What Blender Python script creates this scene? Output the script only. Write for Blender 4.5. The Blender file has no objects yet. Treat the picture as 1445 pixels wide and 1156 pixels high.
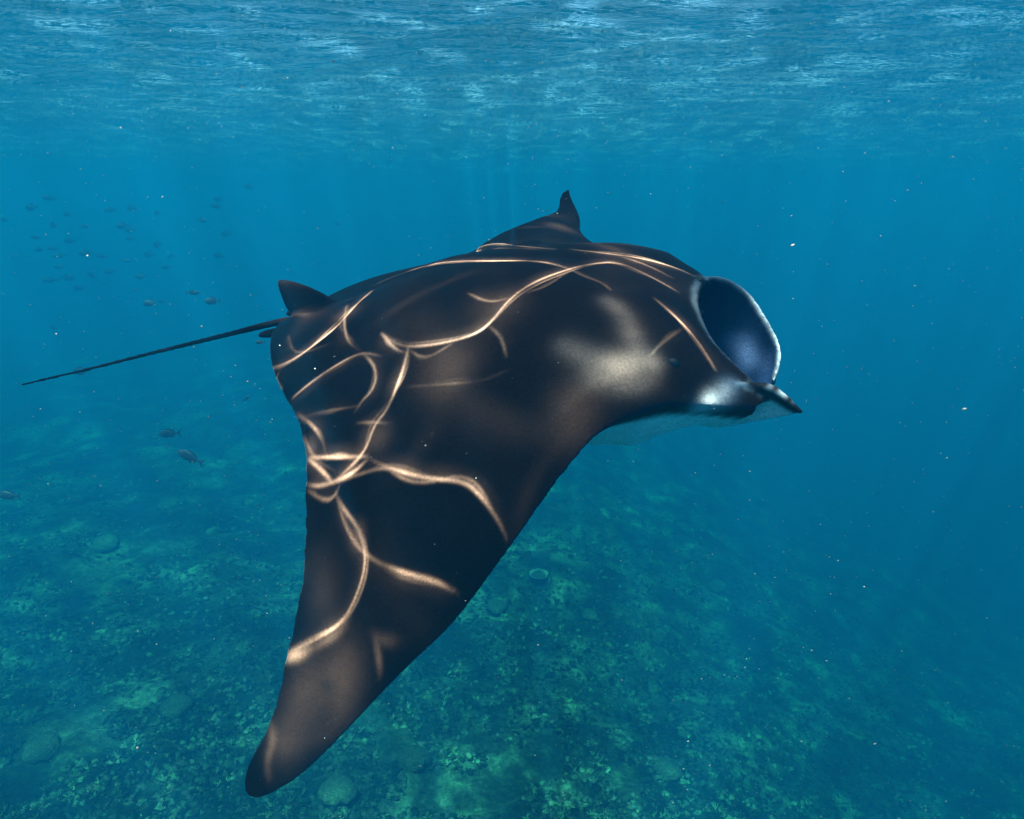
import bpy, bmesh, math, random
import numpy as np
from mathutils import Vector, Matrix, Euler
from mathutils.bvhtree import BVHTree
from mathutils.kdtree import KDTree

random.seed(7)
RNG = np.random.default_rng(7)
scene = bpy.context.scene
COL = scene.collection

# ------------------------------------------------------------------ camera
PW, PH = 1445, 1156                       # photograph size, used to turn pixels into directions
FPX = 994.44                              # focal length in photograph pixels
CAM_PITCH = math.radians(-15.62)
cam_data = bpy.data.cameras.new('camera')
cam = bpy.data.objects.new('camera', cam_data)
COL.objects.link(cam)
cam_data.sensor_width = 36.0
cam_data.lens = 36.0 * FPX / PW
cam_data.clip_start = 0.05
cam_data.clip_end = 2000
cam.location = (0, 0, 0)
cam.rotation_euler = (math.pi / 2 + CAM_PITCH, 0, 0)
scene.camera = cam

# ------------------------------------------------------------------ sky, sun, exposure
TO_SUN = Vector((-0.05, -0.42, 0.90)).normalized()     # direction of the light under water
SUN_EL = math.asin(TO_SUN.z)
SUN_AZ = math.atan2(TO_SUN.x, TO_SUN.y)
world = bpy.data.worlds.new('World')
scene.world = world
world.use_nodes = True
wn = world.node_tree.nodes
wl = world.node_tree.links
sky = wn.new('ShaderNodeTexSky')
sky.sky_type = 'NISHITA'
sky.sun_disc = False
sky.sun_elevation = SUN_EL
sky.sun_rotation = SUN_AZ
wl.new(sky.outputs[0], wn['Background'].inputs[0])
wn['Background'].inputs[1].default_value = 0.11

sun_data = bpy.data.lights.new('sun', 'SUN')
sun_data.energy = 5.0
sun_data.angle = math.radians(0.08)
sun_data.color = (1.0, 0.95, 0.87)
sun = bpy.data.objects.new('sun', sun_data)
COL.objects.link(sun)
sun.rotation_euler = TO_SUN.to_track_quat('Z', 'Y').to_euler()
sun.location = TO_SUN * 20

scene.view_settings.view_transform = 'Standard'
scene.view_settings.look = 'None'
scene.view_settings.exposure = 1.6
scene.view_settings.gamma = 1.0
scene.view_settings.use_curve_mapping = False
scene.render.engine = 'CYCLES'
cy = scene.cycles
cy.use_denoising = True
cy.max_bounces = 6
cy.diffuse_bounces = 2
cy.glossy_bounces = 3
cy.transmission_bounces = 2
cy.volume_bounces = 1
cy.transparent_max_bounces = 8
cy.caustics_reflective = False
cy.caustics_refractive = False
cy.sample_clamp_indirect = 4.0

SURFACE_Z = 1.85                           # mean water level above the lens

# ------------------------------------------------------------------ helpers
def ray(px, py):
    """direction through a pixel of the photograph"""
    x, y = (px - PW / 2) / FPX, -(py - PH / 2) / FPX
    c, s = math.cos(CAM_PITCH), math.sin(CAM_PITCH)
    return Vector((x, c - y * s, s + y * c))

def link(o, parent=None):
    COL.objects.link(o)
    if parent is not None:
        o.parent = parent
    return o

def mesh_np(name, verts, faces):
    me = bpy.data.meshes.new(name)
    verts = np.asarray(verts, np.float32)
    faces = np.asarray(faces, np.int32)
    k = faces.shape[1]
    me.vertices.add(len(verts))
    me.vertices.foreach_set('co', verts.ravel())
    me.loops.add(faces.size)
    me.loops.foreach_set('vertex_index', faces.ravel())
    me.polygons.add(len(faces))
    me.polygons.foreach_set('loop_start', np.arange(0, faces.size, k, dtype=np.int32))
    me.polygons.foreach_set('loop_total', np.full(len(faces), k, np.int32))
    me.update(calc_edges=True)
    me.validate()
    return me

def smooth(me):
    me.polygons.foreach_set('use_smooth', np.ones(len(me.polygons), bool))

def attr_color(me, name, rgb):
    a = me.attributes.new(name, 'FLOAT_COLOR', 'POINT')
    a.data.foreach_set('color', np.c_[rgb, np.ones(len(rgb))].astype(np.float32).ravel())

def tag(o, label=None, category=None, group=None, kind=None):
    if label: o['label'] = label
    if category: o['category'] = category
    if group: o['group'] = group
    if kind: o['kind'] = kind
    return o

def new_mat(name):
    m = bpy.data.materials.new(name)
    m.use_nodes = True
    nt = m.node_tree
    for n in list(nt.nodes):
        nt.nodes.remove(n)
    out = nt.nodes.new('ShaderNodeOutputMaterial')
    return m, nt, out

def N(nt, typ, **kw):
    n = nt.nodes.new(typ)
    for k, v in kw.items():
        if k.startswith('i_'):
            key = k[2:]
            n.inputs[int(key) if key.isdigit() else key.replace('_', ' ')].default_value = v
        else:
            setattr(n, k, v)
    return n

def ramp(nt, stops):
    n = nt.nodes.new('ShaderNodeValToRGB')
    e = n.color_ramp.elements
    while len(e) < len(stops):
        e.new(0.5)
    for el, (p, c) in zip(e, stops):
        el.position = p
        el.color = (*c, 1) if len(c) == 3 else c
    return n

def smoothstep(a, b, x):
    t = np.clip((np.asarray(x, float) - a) / (b - a), 0, 1)
    return t * t * (3 - 2 * t)

def value_noise(x, y, seed, freq):
    """cheap smooth 2-D noise for shaping meshes"""
    r = np.random.default_rng(seed)
    tab = r.random((64, 64))
    u, v = np.asarray(x) * freq, np.asarray(y) * freq
    i, j = np.floor(u).astype(int), np.floor(v).astype(int)
    fu, fv = u - i, v - j
    fu, fv = fu * fu * (3 - 2 * fu), fv * fv * (3 - 2 * fv)
    g = lambda a, b: tab[a % 64, b % 64]
    return (g(i, j) * (1 - fu) * (1 - fv) + g(i + 1, j) * fu * (1 - fv)
            + g(i, j + 1) * (1 - fu) * fv + g(i + 1, j + 1) * fu * fv)

# ------------------------------------------------------------------ manta: pose and spans
M_POS = np.array([-0.03426, 2.20104, -0.32808])
def rot(yaw, pitch, roll):
    return np.array((Matrix.Rotation(yaw, 3, 'Z') @ Matrix.Rotation(pitch, 3, 'Y') @ Matrix.Rotation(roll, 3, 'X')))
M_ROT = rot(-0.37719, -0.03319, 0.34338)

SPAN = 1.655
def span_curve(a0, a1, a2, S=1.092, n=180, bend=None):
    """cross-section of the spread wings in the body's y-z plane: angle against arc length"""
    s = np.linspace(0, SPAN * 1.02, n)
    q = s / S
    a = a0 + (a1 - a0) * np.clip((q - .15) / .6, 0, 1) + a2 * np.clip((q - .75) / .75, 0, 1)
    if bend is not None:
        a = a + bend(s)
    ds = s[1] - s[0]
    k = np.ones(9) / 9
    a = np.convolve(np.pad(a, 4, mode='edge'), k, 'valid')
    y = np.r_[0, np.cumsum(np.cos(a[:-1]) * ds)]
    z = np.r_[0, np.cumsum(-np.sin(a[:-1]) * ds)]
    return s, y, z, a
NEAR = span_curve(-0.162, 1.142, -0.281)
FAR = span_curve(0.06, 0.13, 0.06, bend=lambda s: -.50 * smoothstep(1.32, 1.6, s))

# planform (arc length from the spine, x) of the leading and trailing edges
LE = np.array([(0, .59), (.12, .59), (.24, .59), (.33, .59), (.385, .575), (.42, .55), (.455, .50), (.512, .43), (.603, .372), (.731, .297), (.869, .207),
               (1.039, .091), (1.215, -.071), (1.419, -.238), (1.545, -.345), (1.61, -.42), (1.645, -.475), (1.655, -.515)])
TE = np.array([(0, -.80), (.06, -.80), (.14, -.775), (.231, -.719), (.376, -.611), (.476, -.512), (.559, -.417), (.676, -.37), (.835, -.368),
               (1.002, -.386), (1.132, -.416), (1.262, -.444), (1.412, -.47), (1.584, -.553), (1.63, -.556), (1.655, -.525)])

def fine(tab):
    g = np.linspace(0, SPAN, 600)
    v = np.interp(g, tab[:, 0], tab[:, 1])
    out = v.copy()
    for i in range(600):
        w = int(min(20, i if i < 20 else 20, 599 - i))
        out[i] = v[i - w:i + w + 1].mean()
    return np.c_[g, out]
LE_NEAR = np.array([(0, .59), (.08, .60), (.15, .635), (.20, .68), (.25, .745), (.29, .81), (.31, .81), (.335, .775), (.365, .69), (.40, .60), (.43, .545)] + [tuple(q) for q in LE[6:]])
def fine_keep(tab, w=8):
    g = np.linspace(0, SPAN, 600)
    v = np.interp(g, tab[:, 0], tab[:, 1]); k = np.convolve(np.pad(v, w, mode='edge'), np.ones(2 * w + 1) / (2 * w + 1), 'valid')
    b = smoothstep(.5, .6, g)
    return np.c_[g, k * (1 - b) + fine(tab)[:, 1] * b]
LE_NEAR = fine_keep(LE_NEAR)
LE, TE = fine(LE), fine(TE)

def lerp(tab, s):
    return np.interp(s, tab[:, 0], tab[:, 1])

def build_body():
    half = np.r_[np.linspace(0, .5, 41)[:-1], np.linspace(.5, 1.5, 61)[:-1], 1.5 + (SPAN - 1.5) * np.sin(np.linspace(0, math.pi / 2, 16))]
    spans = np.r_[-half[::-1], half[1:]]          # negative = right wing
    nt_, ni_ = 64, 14
    rows, cols = [], []
    for s in spans:
        a = abs(s)
        cs, cy_, cz_, ca = NEAR if s < 0 else FAR
        y0 = np.interp(a, cs, cy_); z0 = np.interp(a, cs, cz_); an = np.interp(a, cs, ca)
        side = -1 if s < 0 else 1
        ny, nz = side * math.sin(an), math.cos(an)
        xl, xt = lerp(LE_NEAR if s < 0 else LE, a), lerp(TE, a)
        if s < 0 and .5 < a < 1.5:                 # small nicks in the trailing edge
            xt += .003 * math.sin(a * 61) * math.sin(a * 23)
        if s > 0:                                  # the far wing is flexed forward
            sh = .19 * smoothstep(.7, 1.55, a); tipf = .07 * smoothstep(1.25, 1.65, a)
            ch_ = (xl - xt) * (1 - .40 * smoothstep(.7, 1.3, a)) * (1 - .32 * smoothstep(1.25, 1.64, a))
            xt = xt + sh + tipf; xl = xt + ch_
        chord = xl - xt
        belly = math.exp(-(a / .43) ** 6)
        body = math.exp(-(a / .34) ** 2.6)
        mouth = math.sqrt(max(0, 1 - (a / .315) ** 2)) if a < .315 else 0
        # thickness above / below the mid sheet
        u = np.linspace(0, 1, nt_)                 # 0 = leading edge / lip, 1 = trailing edge
        u = .5 - .5 * np.cos(u * math.pi) * 1.0
        x = xl - u * chord
        wing_t = (.006 + .062 * max(0, 1 - a / SPAN) ** 1.0 + .012 * smoothstep(1.655, 1.45, a)) * np.sqrt(np.clip(u, 0, 1)) * (1 - u) ** .62 * 2.0
        top_b = np.interp(x, [-.86, -.72, -.6, -.45, -.22, 0, .18, .33, .46, .55, .62, .66],
                             [.012, .03, .06, .10, .17, .208, .205, .183, .15, .122, .09, .075])
        bot_b = np.interp(x, [-.86, -.72, -.6, -.45, -.22, 0, .18, .33, .46, .55, .62, .66],
                             [.012, .028, .045, .07, .12, .16, .22, .295, .315, .24, .17, .15])
        shoulder = math.exp(-((a - .30) / .16) ** 2)
        top = wing_t * (1 - body) + top_b * body + .028 * shoulder * np.exp(-((x - .36) / .2) ** 2)
        bot = wing_t * .55 * (1 - belly) + bot_b * belly
        # the wall at the front closes to nothing where there is no mouth
        edge = np.clip(u / .10, 0, 1) ** .5
        topv = top * (edge * (1 - mouth) + mouth)
        botv = bot * (edge * (1 - mouth) + mouth)
        tail_edge = np.clip((1 - u) / .05, 0, 1) ** .5
        topv = np.maximum(topv * tail_edge, .0055 * tail_edge)
        botv = np.maximum(botv * tail_edge, .0055 * tail_edge)
        # mouth cavity
        v = np.linspace(0, 1, ni_)
        depth = .02 + .42 * mouth
        xi = xl - depth * np.sin(v * math.pi) ** .8
        wall = .026
        zt = max(topv[0] - wall * mouth, 0) ; zb = -max(botv[0] - wall * mouth, 0)
        lipx = xl + .018 * mouth
        zi = zt + (zb - zt) * v
        if mouth == 0:
            xi = np.full(ni_, xl); zi = np.zeros(ni_) + np.linspace(topv[0], -botv[0], ni_)
        h = np.r_[topv[::-1], [(topv[0] + zt) / 2], zi, [(zb - botv[0]) / 2], -botv]
        X = np.r_[x[::-1], [lipx], xi, [lipx - .02 * mouth], x]
        if mouth:                                   # the lower jaw sits a little behind the upper lip
            jaw = smoothstep(.02, -.12, h) * smoothstep(.2, .56, X)
            X = X - (.02 + max(0, xl - .57) * .9) * jaw * mouth ** .5
        droop = .34 * np.clip(X - .57, 0, 1) * smoothstep(.05, -.2, s)
        if s > 0:                                   # the far wing is twisted, its leading edge low
            droop = droop + .30 * smoothstep(.35, 1.1, a) * (X - (xt + .25 * chord))
        P = np.c_[X, side * y0 + ny * h, z0 + nz * h - droop]
        rows.append(P)
        n = len(h)
        kind = np.r_[np.zeros(nt_), [0.5], np.full(ni_, 2), [2.5], np.ones(nt_)]
        cols.append(np.c_[kind, np.full(n, s), X, h])
    V = np.array(rows)
    ns, n = V.shape[:2]
    idx = np.arange(ns * n).reshape(ns, n)
    f = []
    a_, b_ = idx[:-1], idx[1:]
    q = np.stack([a_, b_, np.roll(b_, -1, 1), np.roll(a_, -1, 1)], -1).reshape(-1, 4)
    faces = q.tolist()
    faces.append(idx[0].tolist())
    faces.append(idx[-1][::-1].tolist())
    return V.reshape(-1, 3), faces, np.array(cols).reshape(-1, 4)

def plate(top, bot, thick, curl=0.0, n=24, m=12):
    """a lens-shaped fin between two edge curves (3-D points), closed; returns verts, faces"""
    def res(c):
        c = np.array(c, float)
        d = np.r_[0, np.cumsum(np.linalg.norm(np.diff(c, axis=0), axis=1))]
        t = np.linspace(0, d[-1], n)
        for _ in range(1):
            o = np.stack([np.interp(t, d, c[:, k]) for k in range(3)], 1)
        k = np.array([1, 2, 3, 2, 1]) / 9
        p = np.pad(o, ((2, 2), (0, 0)), mode='edge')
        sm = sum(k[i] * p[i:i + n] for i in range(5))
        sm[0], sm[-1] = o[0], o[-1]
        return sm
    T, B = res(top), res(bot)
    v = np.linspace(0, 1, m)
    mid = T[:, None] * (1 - v)[None, :, None] + B[:, None] * v[None, :, None]
    du = np.gradient(mid, axis=0); dv = np.gradient(mid, axis=1)
    nn = np.cross(du, dv); nn /= np.linalg.norm(nn, axis=2, keepdims=True) + 1e-9
    lens = (4 * v * (1 - v)) ** .5
    tip = np.clip((1 - np.linspace(0, 1, n)) / .12, 0.25, 1) ** .5
    th = thick * (0.25 + .75 * lens)[None, :] * tip[:, None]
    mid = mid + nn * (curl * (4 * v * (1 - v))[None, :, None])
    A = mid + nn * th[..., None] / 2; Bk = mid - nn * th[..., None] / 2
    verts = np.r_[A.reshape(-1, 3), Bk.reshape(-1, 3)]
    i = np.arange(n * m).reshape(n, m); o = n * m
    f = []
    for r in range(n - 1):
        for c in range(m - 1):
            f.append([i[r, c], i[r, c + 1], i[r + 1, c + 1], i[r + 1, c]])
            f.append([o + i[r, c], o + i[r + 1, c], o + i[r + 1, c + 1], o + i[r, c + 1]])
    loop = list(i[0, :]) + list(i[1:, -1]) + list(i[-1, -2::-1]) + list(i[-2:0:-1, 0])
    for a, b in zip(loop, loop[1:] + loop[:1]):
        f.append([b, a, o + a, o + b])
    return verts, f

def tube(pts, rad, n=14, flat=1.0):
    pts = np.array(pts, float); m = len(pts)
    tan = np.gradient(pts, axis=0); tan /= np.linalg.norm(tan, axis=1, keepdims=True)
    up = np.array([0, 0, 1.0]); verts = []; f = []
    for p, t, r in zip(pts, tan, rad):
        s = np.cross(t, up); s /= np.linalg.norm(s); u = np.cross(s, t)
        for k in range(n):
            a = 2 * math.pi * k / n
            verts.append(p + r * (math.cos(a) * s + flat * math.sin(a) * u))
    for i in range(m - 1):
        for k in range(n):
            f.append([i * n + k, i * n + (k + 1) % n, (i + 1) * n + (k + 1) % n, (i + 1) * n + k])
    f.append(list(range(n))[::-1]); f.append([(m - 1) * n + k for k in range(n)])
    return np.array(verts), f

def local_from_pixel(px, py, axis, val):
    """point of the body's own plane (axis = val) seen at a pixel"""
    d = np.array(ray(px, py)) @ M_ROT
    o = -M_POS @ M_ROT
    t = (val - o[axis]) / d[axis]
    return o + t * d

def build_manta():
    chunks = []
    V, F, A = build_body()
    chunks.append((V, F, A))
    def add(vf, kind, side=0):
        v, f = vf
        chunks.append((v, f, np.c_[np.full(len(v), kind), np.full(len(v), side), v[:, 0], v[:, 2]]))
    # cephalic fins: the right one reaches forward, the left one droops
    def near(px, py, y): return local_from_pixel(px, py, 1, y)
    top = [near(985, 560, -.31), near(1012, 548, -.315), near(1040, 540, -.31), near(1066, 540, -.305), near(1086, 547, -.30), near(1110, 564, -.30), near(1131, 583, -.30)]
    bot = [near(950, 588, -.28), near(975, 596, -.27), near(995, 604, -.26), near(1018, 604, -.255), near(1048, 599, -.265), near(1095, 590, -.285), near(1128, 585, -.297)]
    add(plate(top, bot, .026, curl=.012), 3, -1)
    rod = np.array([near(1066, 545, -.295), near(1080, 546, -.298), near(1092, 549, -.298), near(1112, 565, -.30), near(1133, 584, -.30)])
    add(tube(rod, [.012, .012, .011, .009, .006], n=10), 8, -1)
    ftop = [near(975, 400, .28), near(1003, 386, .29), near(1032, 393, .295), near(1060, 414, .29), near(1084, 452, .275), near(1104, 490, .25), near(1101, 520, .23), near(1086, 545, .21)]
    fbot = [near(965, 460, .27), near(985, 490, .27), near(1005, 515, .26), near(1025, 535, .25), near(1042, 547, .24), near(1056, 552, .23), near(1068, 553, .22), near(1078, 550, .21)]
    add(plate(ftop, fbot, .03, curl=.03), 4, 1)
    # dorsal fin
    lead = [(-.575, 0, .045), (-.63, 0, .088), (-.70, 0, .122), (-.76, 0, .138), (-.806, 0, .142)]
    trail = [(-.70, 0, -.01), (-.79, 0, .0), (-.815, 0, .025), (-.815, 0, .075), (-.812, 0, .125)]
    add(plate(lead, trail, .03), 5)
    # tail
    tip = np.array(local_from_pixel(29, 543, 1, -.33))
    base = np.array([-.70, 0, -.005])
    mid1 = np.array(local_from_pixel(330, 470, 1, -.03)); mid2 = np.array(local_from_pixel(200, 502, 1, -.12)); mid3 = np.array(local_from_pixel(110, 525, 1, -.22))
    ctrl = np.array([base, np.array(local_from_pixel(402, 452, 1, 0)), mid1, mid2, mid3, tip])
    d = np.r_[0, np.cumsum(np.linalg.norm(np.diff(ctrl, axis=0), axis=1))]
    t = np.linspace(0, d[-1], 60)
    tp = np.stack([np.interp(t, d, ctrl[:, k]) for k in range(3)], 1)
    for _ in range(12): tp[1:-1] = (tp[:-2] + 2 * tp[1:-1] + tp[2:]) / 4
    rad = np.interp(t / d[-1], [0, .08, .3, .7, 1], [.024, .015, .0105, .008, .006])
    add(tube(tp, rad), 6)
    # pelvic fins / claspers beside the tail
    for sd in (-1, 1):
        p0 = np.array([-.70, sd * .055, -.01])
        end = np.array(local_from_pixel(366, 473, 1, -.085)); end[1] *= -sd
        p = np.array([p0 + (end - p0) * q for q in np.linspace(0, 1, 12)])
        add(tube(p, np.interp(np.linspace(0, 1, 12), [0, .5, .85, 1], [.026, .024, .02, .012]), flat=.7), 7, sd)
    verts = np.concatenate([c[0] for c in chunks])
    faces, off = [], 0
    for v, f, a in chunks:
        faces += [[int(i) + off for i in q] for q in f]; off += len(v)
    att = np.concatenate([c[2] for c in chunks])
    me = bpy.data.meshes.new('manta_source')
    me.from_pydata(verts.tolist(), [], faces)
    bm = bmesh.new(); bm.from_mesh(me)
    bmesh.ops.remove_doubles(bm, verts=bm.verts, dist=1e-5)
    parts_fix = bmesh.ops.recalc_face_normals(bm, faces=bm.faces)
    bm.to_mesh(me); bm.free()
    tmp = bpy.data.objects.new('manta_source', me); link(tmp)
    md = tmp.modifiers.new('remesh', 'REMESH'); md.mode = 'VOXEL'; md.voxel_size = .006; md.adaptivity = 0
    ms = tmp.modifiers.new('smooth', 'SMOOTH'); ms.factor = .5; ms.iterations = 8
    dg = bpy.context.evaluated_depsgraph_get()
    out = bpy.data.meshes.new_from_object(tmp.evaluated_get(dg))
    bpy.data.objects.remove(tmp); bpy.data.meshes.remove(me)
    out.name = 'manta_ray'
    # carry over where each point lies on the animal
    kd = KDTree(len(verts))
    for i, v in enumerate(verts): kd.insert(v, i)
    kd.balance()
    nv = len(out.vertices)
    co = np.empty(nv * 3, np.float32); out.vertices.foreach_get('co', co); co = co.reshape(-1, 3)
    src = np.array([kd.find(c)[1] for c in co])
    return out, co, att[src]

manta_mesh, manta_co, manta_at = build_manta()
smooth(manta_mesh)
manta_world = manta_co @ M_ROT.T + M_POS
manta_bvh = BVHTree.FromPolygons([Vector(v) for v in manta_world], [tuple(p.vertices) for p in manta_mesh.polygons])

def hit_normal(px, py):
    h = manta_bvh.ray_cast(Vector((0, 0, 0)), ray(px, py).normalized())
    return h[0], h[1]

def hit_manta(px, py):
    h = manta_bvh.ray_cast(Vector((0, 0, 0)), ray(px, py).normalized())
    return h[0]

#@@PREVIEW_END
# ------------------------------------------------------------------ water surface
# caustic light painted into the surface's transmission: a computed ripple pattern plus drawn lines
def ripple_caustics(n=768, size=6.0, depth=1.35, seed=3, rough=1.0):
    r = np.random.default_rng(seed)
    k1 = np.fft.fftfreq(n, size / n) * 2 * math.pi
    kx, ky = np.meshgrid(k1, k1, indexing='ij')
    k = np.hypot(kx, ky) + 1e-9
    lam = 2 * math.pi / k
    spec = np.exp(-((np.log(lam / .62)) / .55) ** 2) * k ** -1.6 * (lam > .22)
    spec *= 1 + .7 * np.cos(2 * (np.arctan2(ky, kx) - .5))
    h = np.fft.ifft2(spec * np.exp(2j * math.pi * r.random((n, n))) * (r.standard_normal((n, n)))) .real
    hk = np.fft.fft2(h)
    gx = np.fft.ifft2(1j * kx * hk).real; gy = np.fft.ifft2(1j * ky * hk).real
    sc = .115 * rough / np.sqrt((gx ** 2 + gy ** 2).mean())
    gx, gy = gx * sc, gy * sc
    up = 3
    acc = np.zeros((n, n))
    g = (np.arange(n * up) / up)
    i0 = np.floor(g).astype(int); fr = g - i0; i1 = (i0 + 1) % n
    def upsample(a):
        b = a[i0] * (1 - fr)[:, None] + a[i1] * fr[:, None]
        return b[:, i0] * (1 - fr) + b[:, i1] * fr
    GX, GY = upsample(gx), upsample(gy)
    X, Y = np.meshgrid(g, g, indexing='ij')
    c = .25 * depth * n / size
    U = (X - GX * c * 4 * .25) ; Vv = (Y - GY * c * 4 * .25)
    iu = np.round(U).astype(int) % n; iv = np.round(Vv).astype(int) % n
    acc = np.bincount((iu * n + iv).ravel(), minlength=n * n).reshape(n, n) / up ** 2
    hk = np.fft.fft2(acc) * np.exp(-(k * .009) ** 2 / 2)
    return np.fft.ifft2(hk).real, size

CAUSTIC, C_SIZE = ripple_caustics()
def sample_caustic(x, y):
    n = CAUSTIC.shape[0]
    u = (np.asarray(x) / C_SIZE * n) % n; v = (np.asarray(y) / C_SIZE * n) % n
    i, j = u.astype(int), v.astype(int); fu, fv = u - i, v - j
    g = lambda a, b: CAUSTIC[a % n, b % n]
    return g(i, j) * (1 - fu) * (1 - fv) + g(i + 1, j) * fu * (1 - fv) + g(i, j + 1) * (1 - fu) * fv + g(i + 1, j + 1) * fu * fv

def to_surface(p):
    """where the sunbeam that reaches p crosses the water level"""
    t = (SURFACE_Z - p[2]) / TO_SUN.z
    return (p[0] + TO_SUN.x * t, p[1] + TO_SUN.y * t)

def graded(lo, hi, step, grow, limit, top):
    a = list(np.arange(lo, hi, step))
    d, x = step, a[-1]
    while x < limit:
        d = min(d * grow, top); x += d; a.append(x)
    d, x = step, a[0]; b = []
    while x > -limit:
        d = min(d * grow, top); x -= d; b.append(x)
    return np.array(b[::-1] + a)

foot_xy = np.array([to_surface(p) for p in manta_world[::50]])
lo_, hi_ = foot_xy.min(0) - .06, foot_xy.max(0) + .06
lo_[0] = max(lo_[0], -1.15)               # the thin tail needs no finely drawn light
gx_ = graded(lo_[0], hi_[0], .0036, 1.026, 130, 4.0)
gy_ = graded(lo_[1], hi_[1], .0036, 1.026, 130, 4.0)
GXs, GYs = np.meshgrid(gx_, gy_, indexing='ij')
waves = np.zeros_like(GXs)
wr = np.random.default_rng(11)
for lam, amp, ang in [(5.2, .045, .35), (3.1, .03, -.25), (2.1, .020, .8), (1.35, .012, .1), (.9, .008, -.6), (.62, .005, .5), (.45, .0032, 1.1), (.33, .002, -.2)]:
    kx, ky = 2 * math.pi / lam * math.sin(ang), 2 * math.pi / lam * math.cos(ang)
    ph = wr.random() * 6.28
    warp = .35 * np.sin(GXs * .9 / lam + ph) + .3 * np.sin(GYs * .7 / lam + 2 * ph)
    waves += amp * np.sin(kx * GXs + ky * GYs + ph + warp)

# bright lines on the animal: drawn strokes of light, carried back along the sunbeams to the water surface
LINES = [
    (.006, 1.4, [(490, 428), (486, 455), (492, 480), (510, 493)]), (.006, 1.2, [(408, 470), (415, 495), (440, 492), (470, 480)]),
    (.006, 1.8, [(640, 480), (600, 505), (577, 490)]), (.006, 1.2, [(720, 418), (690, 425), (660, 412)]), (.007, .35, [(560, 545), (620, 540), (680, 535), (720, 515)]),
    (.006, 1.6, [(870, 360), (910, 372), (950, 392)]),
    (.006, 1.0, [(805, 379), (775, 402), (740, 412)]), (.006, 1.6, [(395, 520), (388, 535), (400, 548)]), (.006, 1.3, [(425, 610), (436, 640), (450, 660), (475, 672)]),  # width (m), strength, pixels of the photograph
    (.009, 5.0, [(383, 515), (400, 512), (425, 498), (455, 475), (480, 455), (500, 432), (525, 410)]),
    (.008, 4.2, [(412, 562), (436, 540), (470, 515), (510, 493), (540, 500)]),
    (.008, 2.2, [(510, 493), (528, 510), (532, 530), (525, 550), (510, 565), (500, 583)]),
    (.009, 4.6, [(538, 467), (555, 480), (575, 487), (620, 482), (665, 470), (690, 455), (720, 418), (755, 396), (805, 379), (830, 373), (870, 368)]),
    (.009, 4.4, [(577, 485), (572, 510), (560, 545), (545, 580), (528, 600), (515, 640), (490, 668), (468, 690)]),
    (.007, 2.0, [(538, 467), (560, 492), (577, 495)]),
    (.007, .8, [(500, 598), (528, 596), (552, 598)]),
    (.008, 1.0, [(690, 455), (708, 470), (716, 500)]),
    (.008, 4.8, [(525, 404), (560, 388), (610, 372), (650, 368), (700, 368), (760, 368), (800, 378), (825, 390), (850, 398), (862, 408)]),
    (.009, 5.0, [(805, 352), (850, 357), (900, 363), (950, 376), (992, 395)]),
    (.008, 4.0, [(835, 372), (872, 369), (905, 383), (935, 398), (960, 412)]),
    (.011, 4.8, [(922, 418), (945, 437), (970, 462), (990, 488), (1003, 510), (1010, 522)]),
    (.008, .9, [(915, 502), (930, 485), (950, 470), (965, 460)]),
    (.011, 5.5, [(430, 650), (455, 672), (470, 690)]),
    (.009, 4.2, [(430, 652), (480, 650), (520, 647)]),
    (.010, 5.2, [(520, 650), (495, 675), (465, 690), (445, 695), (430, 690)]),
    (.008, 4.2, [(520, 650), (555, 665), (600, 676), (655, 680), (680, 705), (702, 740), (716, 775)]),
    (.007, 1.6, [(470, 690), (510, 672), (545, 660), (590, 672), (620, 678)]),
    (.009, 4.4, [(472, 700), (484, 725), (505, 750), (516, 785), (514, 815), (503, 850), (485, 885), (455, 905), (405, 930)]),
    (.009, 3.0, [(472, 700), (490, 760), (520, 795), (570, 815), (620, 828), (650, 850)]),
    (.006, 1.3, [(433, 700), (455, 715), (470, 712), (480, 690)]),
    (.007, 2.2, [(418, 585), (440, 600), (455, 625), (460, 650)]),
    (.07, .5, [(528, 905), (535, 935), (537, 970)]), (.12, .16, [(520, 900), (545, 915), (575, 912)]),
    (.10, 1.2, [(378, 1025), (386, 1055), (376, 1085), (380, 1112)]),
    (.13, 2.0, [(403, 934), (425, 930), (450, 918), (475, 903), (492, 880)]),
    (.10, 2.8, [(402, 936), (415, 934), (432, 928)]),
    (.26, .13, [(785, 478), (815, 492), (850, 508), (885, 512), (915, 505), (935, 540)]), (.24, .07, [(850, 415), (875, 435), (890, 465), (900, 500)]), (.26, .05, [(830, 520), (870, 540), (915, 545)]),
    (.008, 1.2, [(425, 590), (470, 578), (510, 572)]),
    (.006, 3.2, [(655, 360), (690, 343), (735, 348), (785, 352)]),
    (.006, 2.2, [(600, 372), (630, 354), (700, 350), (760, 352)]),
]
PATCH = [  # radius (m), strength, pixel: broad drawn pools of light
    
    (.06, .34, (430, 985)), (.06, .30, (480, 960)), (.05, .14, (455, 850)), (.05, .22, (400, 1050)), 
    (.025, .25, (437, 640)), (.02, .35, (505, 765)), (.03, .22, (530, 618)),
    (.05, .02, (870, 500)),
    (.025, .14, (1000, 572)), (.02, .05, (1020, 552)), (.03, .35, (490, 440)), (.05, .18, (700, 430)), (.05, .12, (640, 500)), (.04, .22, (785, 318)), (.04, .12, (800, 325)),
    (.05, .2, (1100, 500)), (.05, .10, (810, 570)), (.05, .10, (620, 530)), (.05, .10, (1060, 480)),
]
pool = np.zeros_like(GXs)
shade = np.zeros_like(GXs)
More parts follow.
